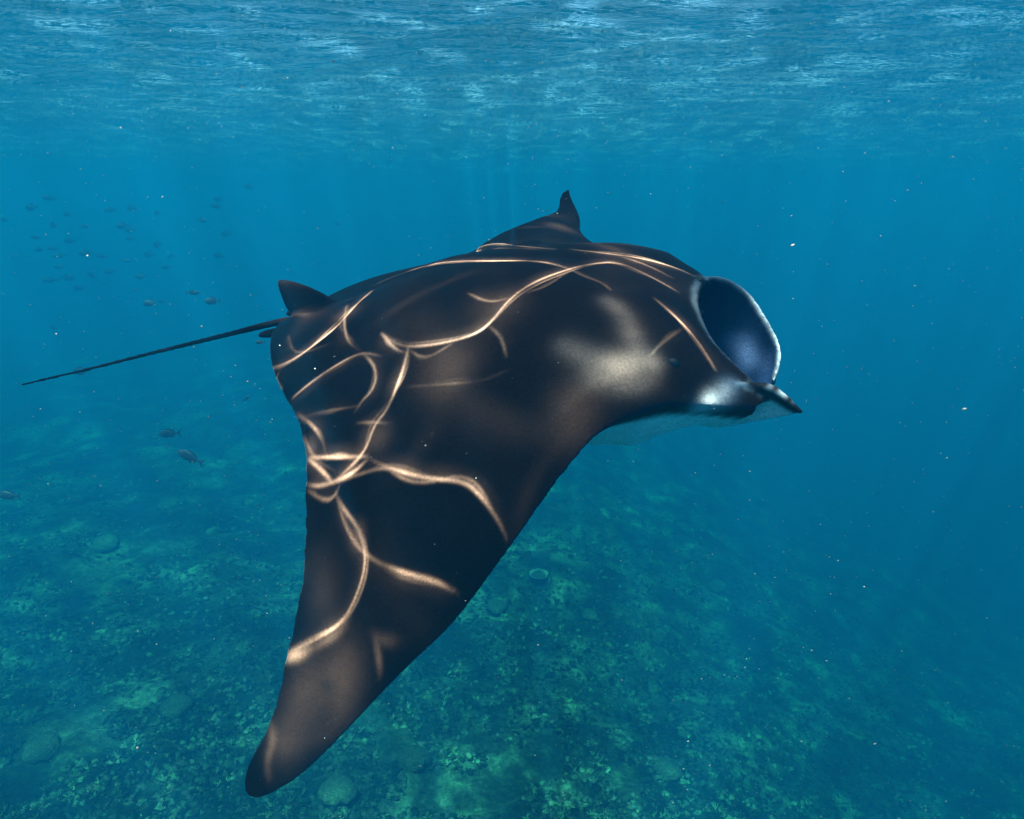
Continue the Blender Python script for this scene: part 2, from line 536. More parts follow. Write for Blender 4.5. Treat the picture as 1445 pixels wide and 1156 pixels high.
def stamp(x, y, w, v, target, mode='max'):
    i0, i1 = np.searchsorted(gx_, [x - 3 * w, x + 3 * w]); j0, j1 = np.searchsorted(gy_, [y - 3 * w, y + 3 * w])
    if i1 <= i0 or j1 <= j0: return
    g = v * np.exp(-((gx_[i0:i1, None] - x) ** 2 + (gy_[None, j0:j1] - y) ** 2) / (2 * w * w))
    if mode == 'max': target[i0:i1, j0:j1] = np.maximum(target[i0:i1, j0:j1], g)
    else: target[i0:i1, j0:j1] += g
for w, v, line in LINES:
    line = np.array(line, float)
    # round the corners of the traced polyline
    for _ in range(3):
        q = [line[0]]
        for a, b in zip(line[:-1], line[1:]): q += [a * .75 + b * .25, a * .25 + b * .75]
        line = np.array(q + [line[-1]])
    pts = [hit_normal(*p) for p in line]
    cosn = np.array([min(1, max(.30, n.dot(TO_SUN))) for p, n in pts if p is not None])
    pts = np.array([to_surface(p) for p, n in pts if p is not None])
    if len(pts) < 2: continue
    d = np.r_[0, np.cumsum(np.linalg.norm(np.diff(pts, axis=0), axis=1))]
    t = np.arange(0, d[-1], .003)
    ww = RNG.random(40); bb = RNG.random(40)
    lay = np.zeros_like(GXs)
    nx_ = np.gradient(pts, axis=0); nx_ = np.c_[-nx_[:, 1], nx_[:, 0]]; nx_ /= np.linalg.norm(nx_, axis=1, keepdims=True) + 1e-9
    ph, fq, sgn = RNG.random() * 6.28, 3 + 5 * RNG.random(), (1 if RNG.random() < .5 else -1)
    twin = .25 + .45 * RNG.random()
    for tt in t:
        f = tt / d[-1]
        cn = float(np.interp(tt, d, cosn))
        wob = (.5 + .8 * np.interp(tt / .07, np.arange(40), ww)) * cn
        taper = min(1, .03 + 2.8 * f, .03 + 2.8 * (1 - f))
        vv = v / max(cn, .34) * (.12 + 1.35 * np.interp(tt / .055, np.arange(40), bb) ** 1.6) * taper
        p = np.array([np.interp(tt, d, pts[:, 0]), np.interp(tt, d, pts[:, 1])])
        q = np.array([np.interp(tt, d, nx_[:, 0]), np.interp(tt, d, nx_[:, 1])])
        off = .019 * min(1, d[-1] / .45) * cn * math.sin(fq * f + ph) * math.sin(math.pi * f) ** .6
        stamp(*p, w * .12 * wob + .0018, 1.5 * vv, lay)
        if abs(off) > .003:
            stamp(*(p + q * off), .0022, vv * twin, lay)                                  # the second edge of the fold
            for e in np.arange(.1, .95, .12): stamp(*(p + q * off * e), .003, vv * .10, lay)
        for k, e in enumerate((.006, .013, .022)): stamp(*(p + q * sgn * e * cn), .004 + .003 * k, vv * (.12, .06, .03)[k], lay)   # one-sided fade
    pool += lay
broad = np.zeros_like(GXs)
for w, v, p in PATCH:
    h, hn = hit_normal(*p)
    if h is not None:
        cn = min(1, max(.3, hn.dot(TO_SUN)))
        x, y = to_surface(h); stamp(x, y, w * cn ** .5, v / max(cn, .34), broad, 'add')
# the animal's own footprint on the surface: there the traced lines replace most of the ripple pattern
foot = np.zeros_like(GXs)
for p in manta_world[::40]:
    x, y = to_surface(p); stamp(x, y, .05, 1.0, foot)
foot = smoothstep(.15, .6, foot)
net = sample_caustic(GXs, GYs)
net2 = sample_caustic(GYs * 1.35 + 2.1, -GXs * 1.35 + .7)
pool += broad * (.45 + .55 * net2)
shaft_noise = .42 + .4 * value_noise(GXs + 400, GYs + 400, 5, .8) + 1.3 * smoothstep(.45, .95, value_noise(GXs + 400, GYs + 400, 8, 3.1))  # uneven transmission painted in to give light shafts
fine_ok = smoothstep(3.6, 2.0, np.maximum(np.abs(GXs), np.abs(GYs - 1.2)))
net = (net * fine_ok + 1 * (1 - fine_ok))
light = 1.0 * (.5 + .5 * net) * shaft_noise * (1 - foot) + foot * (.012 + .30 * np.maximum(net - .95, 0) ** 1.2 * (.3 + 1.2 * value_noise(GXs + 90, GYs + 90, 12, 2.2)) + .14 * np.maximum(net2 - 1.3, 0) + 5.0 * pool)  # sunlight dimmed over the animal, with drawn lines and pools painted in
wv = np.stack([GXs, GYs, SURFACE_Z + waves], -1).reshape(-1, 3)
ni, nj = GXs.shape
idx = np.arange(ni * nj).reshape(ni, nj)
wf = np.stack([idx[:-1, :-1], idx[1:, :-1], idx[1:, 1:], idx[:-1, 1:]], -1).reshape(-1, 4)
water_mesh = mesh_np('water_surface', wv, wf)
smooth(water_mesh)
la = water_mesh.attributes.new('painted_light', 'FLOAT', 'POINT')
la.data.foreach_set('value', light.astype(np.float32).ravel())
ca_ = water_mesh.attributes.new('chop', 'FLOAT', 'POINT')
ca_.data.foreach_set('value', (1 - .93 * smoothstep(0, .3, foot)).astype(np.float32).ravel())

m, nt, out = new_mat('rippled_water_surface')
tc = N(nt, 'ShaderNodeNewGeometry')
mp = N(nt, 'ShaderNodeMapping'); mp.inputs['Scale'].default_value = (.5, 1.6, 1)
nt.links.new(tc.outputs['Position'], mp.inputs[0])
n1 = N(nt, 'ShaderNodeTexNoise', i_Scale=3.2, i_Detail=7.0, i_Roughness=.68, i_Distortion=.6)
nt.links.new(mp.outputs[0], n1.inputs['Vector'])
bp = N(nt, 'ShaderNodeBump', i_Strength=1.0, i_Distance=.048)
n3 = N(nt, 'ShaderNodeTexNoise', i_Scale=26.0, i_Detail=3.0, i_Roughness=.6)
nt.links.new(mp.outputs[0], n3.inputs['Vector'])
sm = N(nt, 'ShaderNodeMath', operation='MULTIPLY_ADD'); sm.inputs[1].default_value = .24
pk = ramp(nt, [(.56, (0, 0, 0)), (.74, (1, 1, 1))])
nt.links.new(n3.outputs[0], pk.inputs[0]); nt.links.new(pk.outputs[0], sm.inputs[0]); nt.links.new(n1.outputs[0], sm.inputs[2])
nt.links.new(sm.outputs[0], bp.inputs['Height'])
ch = N(nt, 'ShaderNodeAttribute', attribute_name='chop')
nt.links.new(ch.outputs['Fac'], bp.inputs['Strength'])
fr = N(nt, 'ShaderNodeFresnel', i_IOR=1.33)
nt.links.new(bp.outputs[0], fr.inputs['Normal'])
at = N(nt, 'ShaderNodeAttribute', attribute_name='painted_light')
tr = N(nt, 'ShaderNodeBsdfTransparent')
nt.links.new(at.outputs['Fac'], tr.inputs['Color'])  # painted light pattern sets how much sun the surface lets through
gl = N(nt, 'ShaderNodeBsdfGlossy', i_Roughness=.03)
gl.inputs['Color'].default_value = (.95, .97, .97, 1)
nt.links.new(bp.outputs[0], gl.inputs['Normal'])
mx = N(nt, 'ShaderNodeMixShader')
nt.links.new(fr.outputs[0], mx.inputs[0]); nt.links.new(tr.outputs[0], mx.inputs[1]); nt.links.new(gl.outputs[0], mx.inputs[2])
nt.links.new(mx.outputs[0], out.inputs['Surface'])
water_mesh.materials.append(m)
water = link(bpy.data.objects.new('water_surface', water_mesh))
tag(water, 'rippled underside of the sea surface with glints', 'water', kind='structure')

# ------------------------------------------------------------------ the water itself (haze)
# wanted coefficients per metre
SIG_S = np.array([.0003, .0116, .0262])
SIG_A = np.array([.120, .036, .033])
DENS = .18
colv = SIG_S / DENS
absv = (1 - np.clip(SIG_A / (DENS * (1 - colv)), 0, 1)) ** 2
bm = bmesh.new()
bmesh.ops.create_cube(bm, size=1)
hz = bpy.data.meshes.new('haze'); bm.to_mesh(hz); bm.free()
haze = link(bpy.data.objects.new('haze', hz))
haze.scale = (240, 240, 44.0); haze.location = (0, 20, SURFACE_Z + .25 - 44.0 / 2)
m, nt, out = new_mat('sea_water')
pv = N(nt, 'ShaderNodeVolumePrincipled', i_Density=DENS, i_Anisotropy=.25)
pv.inputs['Color'].default_value = (*colv, 1)
pv.inputs['Absorption Color'].default_value = (*absv, 1)
nt.links.new(pv.outputs[0], out.inputs['Volume'])
hz.materials.append(m)
tag(haze, 'clear blue sea water filling the whole scene', 'water', kind='stuff')

# ------------------------------------------------------------------ seabed
def seabed_z(x, y):
    x, y = np.asarray(x, float), np.asarray(y, float)
    z = -10.4 + .10 * np.clip(-x, 0, 14) - .44 * np.log1p(np.exp(np.clip((x - 1.5) * 1.2, -30, 60))) / 1.2 - .03 * np.clip(-x - 3, 0, 60) - .02 * np.clip(y - 14, 0, 200)
    z = z + 1.1 * (value_noise(x + 80, y + 80, 21, .16) - .5) + .7 * (value_noise(x + 80, y + 80, 22, .42) - .5)
    z = z + .34 * (value_noise(x + 80, y + 80, 23, 1.1) - .5) + .2 * (value_noise(x + 80, y + 80, 24, 2.6) - .5)
    return np.maximum(z, -36 + value_noise(x + 80, y + 80, 22, .2))
sx = graded(-12, 12, .10, 1.03, 118, 4)
sy = graded(5, 24, .10, 1.03, 118, 4)
SX, SY = np.meshgrid(sx, sy, indexing='ij')
SZ = seabed_z(SX, SY) + .10 * (value_noise(SX + 80, SY + 80, 25, 6) - .5)
ni, nj = SX.shape
idx = np.arange(ni * nj).reshape(ni, nj)
seabed_mesh = mesh_np('seabed', np.stack([SX, SY, SZ], -1).reshape(-1, 3), np.stack([idx[:-1, :-1], idx[1:, :-1], idx[1:, 1:], idx[:-1, 1:]], -1).reshape(-1, 4))
smooth(seabed_mesh)

def reef_material(name, stops, scale, bump=.6):
    m, nt, out = new_mat(name)
    g = N(nt, 'ShaderNodeNewGeometry')
    a = N(nt, 'ShaderNodeTexNoise', i_Scale=scale, i_Detail=9.0, i_Roughness=.72)
    b = N(nt, 'ShaderNodeTexNoise', i_Scale=.55, i_Detail=4.0, i_Roughness=.55)
    nt.links.new(g.outputs['Position'], a.inputs['Vector']); nt.links.new(g.outputs['Position'], b.inputs['Vector'])
    ad = N(nt, 'ShaderNodeMath', operation='MULTIPLY_ADD'); ad.inputs[1].default_value = .75
    sub = N(nt, 'ShaderNodeMath', operation='MULTIPLY_ADD'); sub.inputs[1].default_value = .9; sub.inputs[2].default_value = -.34
    nt.links.new(b.outputs[0], sub.inputs[0])
    nt.links.new(a.outputs[0], ad.inputs[0]); nt.links.new(sub.outputs[0], ad.inputs[2])
    r = ramp(nt, stops)
    nt.links.new(ad.outputs[0], r.inputs[0])
    v = N(nt, 'ShaderNodeTexVoronoi', i_Scale=scale * 5)
    nt.links.new(g.outputs['Position'], v.inputs['Vector'])
    bsum = N(nt, 'ShaderNodeMath', operation='ADD')
    nt.links.new(a.outputs[0], bsum.inputs[0]); nt.links.new(v.outputs['Distance'], bsum.inputs[1])
    bp = N(nt, 'ShaderNodeBump', i_Strength=bump, i_Distance=.06)
    nt.links.new(bsum.outputs[0], bp.inputs['Height'])
    d = N(nt, 'ShaderNodeBsdfDiffuse', i_Roughness=.8)
    nt.links.new(r.outputs[0], d.inputs['Color']); nt.links.new(bp.outputs[0], d.inputs['Normal'])
    nt.links.new(d.outputs[0], out.inputs['Surface'])
    return m
seabed_mesh.materials.append(reef_material('reef_floor', [(.28, (.008, .016, .011)), (.45, (.023, .043, .027)), (.58, (.06, .10, .062)), (.74, (.18, .24, .16))], 8.0))
seabed = link(bpy.data.objects.new('seabed', seabed_mesh))
tag(seabed, 'coral reef floor sloping away into blue water', 'seabed', kind='structure')

# ------------------------------------------------------------------ manta skin and object
def skin_color(co, at):
    kind, s, x, h = at.T
    n = len(co)
    dark = np.tile([.026, .0122, .0086], (n, 1))
    white = np.tile([.82, .84, .85], (n, 1))
    mouth = np.tile([.007, .018, .055], (n, 1))
    under = np.zeros(n)
    under = np.where(kind == 1, 1.0, under)
    a = np.abs(s)
    c = dark.copy()
    rim_w = np.where(kind == 1, smoothstep(1.35, 1.0, a), 0)
    grey = np.tile([.16, .165, .17], (n, 1))
    uc = grey * (1 - rim_w[:, None]) + white * rim_w[:, None]
    edge = smoothstep(.012, .05, np.where(s < 0, np.interp(a, LE_NEAR[:, 0], LE_NEAR[:, 1]), np.interp(a, LE[:, 0], LE[:, 1])) - x)[:, None]
    uc = uc * edge + dark * (1 - edge)
    c = np.where((kind == 1)[:, None], uc, c)
    inner = (kind == 2) | (kind == 2.5)
    c = np.where(inner[:, None], mouth, c)
    c = np.where((kind == 3)[:, None], white * .8, c)
    c = np.where((kind == 4)[:, None], mouth * 1.2, c)
    # pale rim of the upper lip
    lip = np.exp(-((x - np.where(s < 0, np.interp(a, LE_NEAR[:, 0], LE_NEAR[:, 1]), np.interp(a, LE[:, 0], LE[:, 1]))) / .0065) ** 2) * (a < .30) * (kind <= .5)
    c = c * (1 - .6 * lip[:, None]) + np.array([.45, .48, .52]) * .6 * lip[:, None]
    return c

skin = skin_color(manta_co, manta_at)
inv = M_ROT.T
def mark(px, py, r, col, strength, top_only=True):
    """a pale marking of the skin, centred where the photograph shows it"""
    h = hit_manta(px, py)
    if h is None: return
    p = inv @ (np.array(h) - M_POS)
    d = np.linalg.norm(manta_co - p, axis=1)
    w = strength * np.exp(-(d / r) ** 2)[:, None]
    skin[:] = skin * (1 - w) + np.array(col) * w
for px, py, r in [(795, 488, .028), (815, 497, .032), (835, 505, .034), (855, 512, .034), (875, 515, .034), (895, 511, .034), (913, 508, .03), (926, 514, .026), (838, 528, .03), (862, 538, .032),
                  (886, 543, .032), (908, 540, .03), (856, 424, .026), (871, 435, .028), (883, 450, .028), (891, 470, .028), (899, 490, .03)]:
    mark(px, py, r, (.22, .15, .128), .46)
for px, py, r in [(1000, 572, .03), (1018, 560, .03), (1030, 545, .025), (985, 578, .02)]:
    mark(px, py, r, (.55, .56, .62), .65)
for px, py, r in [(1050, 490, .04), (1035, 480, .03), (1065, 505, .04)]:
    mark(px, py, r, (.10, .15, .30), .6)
mark(462, 968, .022, (.008, .006, .005), .6)
rod = np.array([local_from_pixel(px, py, 1, -.298) for px, py in np.linspace((1062, 540), (1133, 584), 24)])
rd = np.min(np.linalg.norm(manta_co[:, None, ::1][np.where(manta_co[:, 0] > .7)[0]] - rod[None], axis=2), axis=1)
rw = np.zeros(len(manta_co)); rw[np.where(manta_co[:, 0] > .7)[0]] = smoothstep(.019, .012, rd)
skin = skin * (1 - rw[:, None]) + np.array([.03, .024, .022]) * rw[:, None]
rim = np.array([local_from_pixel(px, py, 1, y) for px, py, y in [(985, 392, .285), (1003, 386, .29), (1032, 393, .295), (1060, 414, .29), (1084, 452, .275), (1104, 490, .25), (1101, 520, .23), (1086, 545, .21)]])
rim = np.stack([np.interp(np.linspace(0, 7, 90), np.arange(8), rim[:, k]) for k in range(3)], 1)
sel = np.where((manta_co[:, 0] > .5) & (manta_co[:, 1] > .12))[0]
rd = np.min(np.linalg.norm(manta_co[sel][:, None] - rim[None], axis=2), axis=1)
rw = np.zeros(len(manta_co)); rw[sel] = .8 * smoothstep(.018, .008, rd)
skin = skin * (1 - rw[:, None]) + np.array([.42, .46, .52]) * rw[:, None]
ed = np.empty(len(manta_mesh.edges) * 2, np.int32); manta_mesh.edges.foreach_get('vertices', ed); ed = ed.reshape(-1, 2)
deg = np.bincount(ed.ravel(), minlength=len(skin)).astype(float)[:, None]
for _ in range(2):                                   # soft borders between skin colours
    acc = np.stack([np.bincount(ed[:, 0], skin[ed[:, 1], k], len(skin)) + np.bincount(ed[:, 1], skin[ed[:, 0], k], len(skin)) for k in range(3)], 1)
    skin = .4 * skin + .6 * acc / deg
attr_color(manta_mesh, 'skin', np.clip(skin, 0, 1))
m, nt, out = new_mat('manta_skin')
at_ = N(nt, 'ShaderNodeAttribute', attribute_name='skin')
tcx = N(nt, 'ShaderNodeTexCoord')
n1 = N(nt, 'ShaderNodeTexNoise', i_Scale=9.0, i_Detail=6.0, i_Roughness=.65)
n2 = N(nt, 'ShaderNodeTexNoise', i_Scale=150.0, i_Detail=4.0, i_Roughness=.65)
nt.links.new(tcx.outputs['Object'], n1.inputs['Vector']); nt.links.new(tcx.outputs['Object'], n2.inputs['Vector'])
r1 = ramp(nt, [(.3, (.82, .82, .82)), (.7, (1.15, 1.13, 1.12))])
r2 = ramp(nt, [(.3, (.7, .7, .7)), (.72, (1.3, 1.3, 1.3))])
nt.links.new(n1.outputs[0], r1.inputs[0]); nt.links.new(n2.outputs[0], r2.inputs[0])
mul = N(nt, 'ShaderNodeMixRGB', blend_type='MULTIPLY'); mul.inputs[0].default_value = 1
mul2 = N(nt, 'ShaderNodeMixRGB', blend_type='MULTIPLY'); mul2.inputs[0].default_value = 1
nt.links.new(at_.outputs['Color'], mul.inputs[1]); nt.links.new(r1.outputs[0], mul.inputs[2])
nt.links.new(mul.outputs[0], mul2.inputs[1]); nt.links.new(r2.outputs[0], mul2.inputs[2])
bp = N(nt, 'ShaderNodeBump', i_Strength=.45, i_Distance=.003)
nt.links.new(n2.outputs[0], bp.inputs['Height'])
pb = N(nt, 'ShaderNodeBsdfPrincipled', i_Roughness=.55)
pb.inputs['Specular IOR Level'].default_value = .08
n4 = N(nt, 'ShaderNodeTexNoise', i_Scale=38.0, i_Detail=3.0, i_Roughness=.6, i_Distortion=1.2); nt.links.new(tcx.outputs['Object'], n4.inputs['Vector'])
r4 = ramp(nt, [(.68, (1, 1, 1)), (.78, (2.2, 2.2, 2.2))]); nt.links.new(n4.outputs[0], r4.inputs[0])
mul3 = N(nt, 'ShaderNodeMixRGB', blend_type='MULTIPLY'); mul3.inputs[0].default_value = 1
nt.links.new(mul2.outputs[0], mul3.inputs[1]); nt.links.new(r4.outputs[0], mul3.inputs[2])
nt.links.new(mul3.outputs[0], pb.inputs['Base Color']); nt.links.new(bp.outputs[0], pb.inputs['Normal'])
nt.links.new(pb.outputs[0], out.inputs['Surface'])
manta_mesh.materials.clear()
manta_mesh.materials.append(m)
manta = link(bpy.data.objects.new('manta_ray', manta_mesh))
manta.matrix_world = Matrix.Translation(M_POS) @ Matrix(M_ROT.tolist()).to_4x4()
tag(manta, 'large black manta ray swimming with its mouth open above the reef', 'manta ray')

def add_eye(px, py):
    """a dark eye set in the side of the head"""
    h = hit_manta(px, py)
    bm = bmesh.new(); bmesh.ops.create_uvsphere(bm, u_segments=24, v_segments=16, radius=.019)
    for v in bm.verts: v.co.x *= 1.25; v.co.y *= .75
    me = bpy.data.meshes.new('eye'); bm.to_mesh(me); bm.free(); smooth(me)
    m, nt, out = new_mat('dark_eye')
    tcx = N(nt, 'ShaderNodeTexCoord'); n_ = N(nt, 'ShaderNodeTexNoise', i_Scale=60.0); nt.links.new(tcx.outputs['Object'], n_.inputs['Vector'])
    r_ = ramp(nt, [(.4, (.004, .004, .005)), (.7, (.012, .011, .012))]); nt.links.new(n_.outputs[0], r_.inputs[0])
    pb = N(nt, 'ShaderNodeBsdfPrincipled', i_Roughness=.5); nt.links.new(r_.outputs[0], pb.inputs['Base Color']); nt.links.new(pb.outputs[0], out.inputs['Surface'])
    me.materials.append(m)
    p = M_ROT.T @ (np.array(h) - M_POS)
    return me, p
eye_mesh, eye_p = add_eye(945, 515)
far_o = Vector(M_POS + M_ROT @ np.array([eye_p[0], 1.0, eye_p[2]]))
far_h = manta_bvh.ray_cast(far_o, Vector(M_ROT @ np.array([0, -1.0, 0])))[0]
far_p = M_ROT.T @ (np.array(far_h) - M_POS) if far_h is not None else None
for p, sd in ((eye_p, 1), (far_p, -1)):
    if p is not None:
        e = link(bpy.data.objects.new('eye', eye_mesh), manta)
        e.location = (p[0], p[1] + .015 * sd, p[2] - .008)

# ------------------------------------------------------------------ reef rubble and corals
def blob_template(seed, sub=1, rough=.3, squash=.7):
    bm = bmesh.new(); bmesh.ops.create_icosphere(bm, subdivisions=sub, radius=1)
    r = np.random.default_rng(seed)
    v = np.array([q.co[:] for q in bm.verts]); f = np.array([[w.index for w in q.verts] for q in bm.faces])
    bm.free()
    v *= (1 + rough * (r.random((len(v), 1)) * 2 - 1)); v[:, 2] *= squash
    return v, f
def branch_template(seed, n=7):
    """a small tuft of coral fingers: tapered three-sided prisms"""
    r = np.random.default_rng(seed); V, F = [], []
    for k in range(n):
        a = r.random() * 6.28; t = .2 + .9 * r.random(); L = .7 + .6 * r.random()
        d = np.array([math.sin(t) * math.cos(a), math.sin(t) * math.sin(a), math.cos(t)])
        u = np.cross(d, [.3, .2, .9]); u /= np.linalg.norm(u); w = np.cross(d, u); o = len(V)
        for q in range(3):
            c, s_ = math.cos(q * 2.09), math.sin(q * 2.09)
            V.append((c * u + s_ * w) * .13)
        for q in range(3):
            c, s_ = math.cos(q * 2.09), math.sin(q * 2.09)
            V.append(d * L + (c * u + s_ * w) * .07)
        for q in range(3):
            p = (q + 1) % 3
            F += [[o + q, o + p, o + 3 + p], [o + q, o + 3 + p, o + 3 + q]]
        F.append([o + 3, o + 4, o + 5])
    return np.array(V), np.array(F)
def plate_template(seed, n=11):
    r = np.random.default_rng(seed); V, F = [(0, 0, .12)], []
    rr = .8 + .35 * r.random(n)
    for k in range(n): V.append((rr[k] * math.cos(6.283 * k / n), rr[k] * math.sin(6.283 * k / n), .3 + .1 * r.random()))
    for k in range(n): V.append((.25 * math.cos(6.283 * k / n), .25 * math.sin(6.283 * k / n), -.3))
    for k in range(n):
        p = (k + 1) % n
        F += [[0, 1 + k, 1 + p], [1 + k, 1 + n + k, 1 + n + p], [1 + k, 1 + n + p, 1 + p]]
    return np.array(V, float), np.array(F)

def scatter(templates, n, size, seed, tone):
    r = np.random.default_rng(seed)
    # spread over what the lens can see of the floor, thinning with distance
    px = r.random(n * 2) * 1800 - 180; py = 455 + 760 * r.random(n * 2) ** .8
    keep_x, keep_y = [], []
    c, s_ = math.cos(CAM_PITCH), math.sin(CAM_PITCH)
    X = (px - PW / 2) / FPX; Yp = -(py - PH / 2) / FPX
    D = np.stack([X, c - Yp * s_, s_ + Yp * c], 1)
    t = 10.4 / np.maximum(-D[:, 2], .02)
    for _ in range(6):
        P = D * t[:, None]
        t = seabed_z(P[:, 0], P[:, 1]) / D[:, 2]
    P = D * t[:, None]
    ok = (t > 0) & (t < 55) & np.isfinite(t)
    P, t = P[ok][:n], t[ok][:n]
    clump = value_noise(P[:, 0] + 80, P[:, 1] + 80, 31, 1.3) * .6 + value_noise(P[:, 0] + 80, P[:, 1] + 80, 32, .35) * .6
    P = P[(clump > .38)]
    VV, FF, CC, off = [], [], [], 0
    z = seabed_z(P[:, 0], P[:, 1])
    bright = .55 * value_noise(P[:, 0] + 80, P[:, 1] + 80, 33, .5) + .45 * value_noise(P[:, 0] + 80, P[:, 1] + 80, 34, 1.4)
    for i, (p, zz) in enumerate(zip(P, z)):
        v, f = templates[r.integers(len(templates))]
        a = r.random() * 6.283; sc = size * (.35 + r.random() ** 2 * 1.5)
        ca, sa = math.cos(a) * sc, math.sin(a) * sc
        w = np.empty_like(v)
        w[:, 0] = v[:, 0] * ca - v[:, 1] * sa + p[0]; w[:, 1] = v[:, 0] * sa + v[:, 1] * ca + p[1]
        w[:, 2] = v[:, 2] * sc * (.8 + .5 * r.random()) + zz + .2 * sc
        VV.append(w); FF.append(f + off); off += len(v)
        k = r.random()
        k = min(1, k ** 2.6 * (.25 + 2.6 * float(bright[i]) ** 2.2))
        col = tone[0] + (tone[1] - tone[0]) * k
        CC.append(np.tile(col * (.8 + .4 * r.random(3)), (len(v), 1)))
    return np.concatenate(VV), np.concatenate(FF), np.concatenate(CC)

def stuff_material(name):
    m, nt, out = new_mat(name)
    a = N(nt, 'ShaderNodeAttribute', attribute_name='tone')
    g = N(nt, 'ShaderNodeNewGeometry')
    n_ = N(nt, 'ShaderNodeTexNoise', i_Scale=26.0, i_Detail=4.0, i_Roughness=.7)
    nt.links.new(g.outputs['Position'], n_.inputs['Vector'])
    r_ = ramp(nt, [(.3, (.45, .45, .45)), (.7, (1.5, 1.5, 1.5))]); nt.links.new(n_.outputs[0], r_.inputs[0])
    mu = N(nt, 'ShaderNodeMixRGB', blend_type='MULTIPLY'); mu.inputs[0].default_value = 1
    nt.links.new(a.outputs['Color'], mu.inputs[1]); nt.links.new(r_.outputs[0], mu.inputs[2])
    d = N(nt, 'ShaderNodeBsdfDiffuse'); nt.links.new(mu.outputs[0], d.inputs['Color'])
    nt.links.new(d.outputs[0], out.inputs['Surface'])
    return m
STUFF = stuff_material('coral_growth')
T_BLOB = [blob_template(i, 1, .62, .8) for i in range(10)]
T_BRANCH = [branch_template(40 + i) for i in range(8)]
T_PLATE = [plate_template(60 + i) for i in range(6)]
for name, tmpl, n, size, seed, tone, label in [
        ('coral_rubble', T_BLOB, 44000, .042, 71, (np.array([.012, .025, .017]), np.array([.13, .19, .12])), 'broken coral rubble covering the reef floor'),
        ('branching_coral_thicket', T_BRANCH, 14000, .06, 72, (np.array([.02, .04, .025]), np.array([.20, .29, .18])), 'tufts of pale branching coral across the reef floor'),
        ('leafy_coral_cover', T_PLATE, 1500, .06, 73, (np.array([.015, .03, .02]), np.array([.10, .16, .10])), 'low leafy coral plates growing over the reef floor')]:
    v, f, c = scatter(tmpl, n, size, seed, tone)
    me = mesh_np(name, v, f); attr_color(me, 'tone', c); me.materials.append(STUFF)
    tag(link(bpy.data.objects.new(name, me)), label, 'coral', kind='stuff')

def on_seabed(px, py):
    d = ray(px, py); t = 10.4 / max(-d.z, .05)
    for _ in range(8): t = float(seabed_z(d.x * t, d.y * t)) / d.z
    return d.x * t, d.y * t, d.z * t

def coral_material(name, lo, hi, scale):
    m, nt, out = new_mat(name)
    tcx = N(nt, 'ShaderNodeTexCoord')
    n_ = N(nt, 'ShaderNodeTexNoise', i_Scale=scale, i_Detail=6.0, i_Roughness=.7)
    v_ = N(nt, 'ShaderNodeTexVoronoi', i_Scale=scale * 3)
    nt.links.new(tcx.outputs['Object'], n_.inputs['Vector']); nt.links.new(tcx.outputs['Object'], v_.inputs['Vector'])
    r_ = ramp(nt, [(.35, lo), (.65, hi)]); nt.links.new(n_.outputs[0], r_.inputs[0])
    bp = N(nt, 'ShaderNodeBump', i_Strength=.8, i_Distance=.02); nt.links.new(v_.outputs['Distance'], bp.inputs['Height'])
    d = N(nt, 'ShaderNodeBsdfDiffuse'); nt.links.new(r_.outputs[0], d.inputs['Color']); nt.links.new(bp.outputs[0], d.inputs['Normal'])
    nt.links.new(d.outputs[0], out.inputs['Surface'])
    return m
C_RIM = coral_material('rimmed_coral', (.10, .15, .10), (.26, .34, .24), 5)
nt = C_RIM.node_tree                       # only the lip of the dish is pale
tcx = N(nt, 'ShaderNodeTexCoord'); sp = N(nt, 'ShaderNodeSeparateXYZ'); nt.links.new(tcx.outputs['Object'], sp.inputs[0])
rr = ramp(nt, [(.17, (.22, .22, .22)), (.27, (1, 1, 1))]); nt.links.new(sp.outputs['Z'], rr.inputs[0])
df = [n for n in nt.nodes if n.type == 'BSDF_DIFFUSE'][0]; old = df.inputs['Color'].links[0].from_socket
mu = N(nt, 'ShaderNodeMixRGB', blend_type='MULTIPLY'); mu.inputs[0].default_value = 1
nt.links.new(old, mu.inputs[1]); nt.links.new(rr.outputs[0], mu.inputs[2]); nt.links.new(mu.outputs[0], df.inputs['Color'])
C_PALE = coral_material('pale_coral', (.03, .05, .03), (.13, .18, .11), 9)

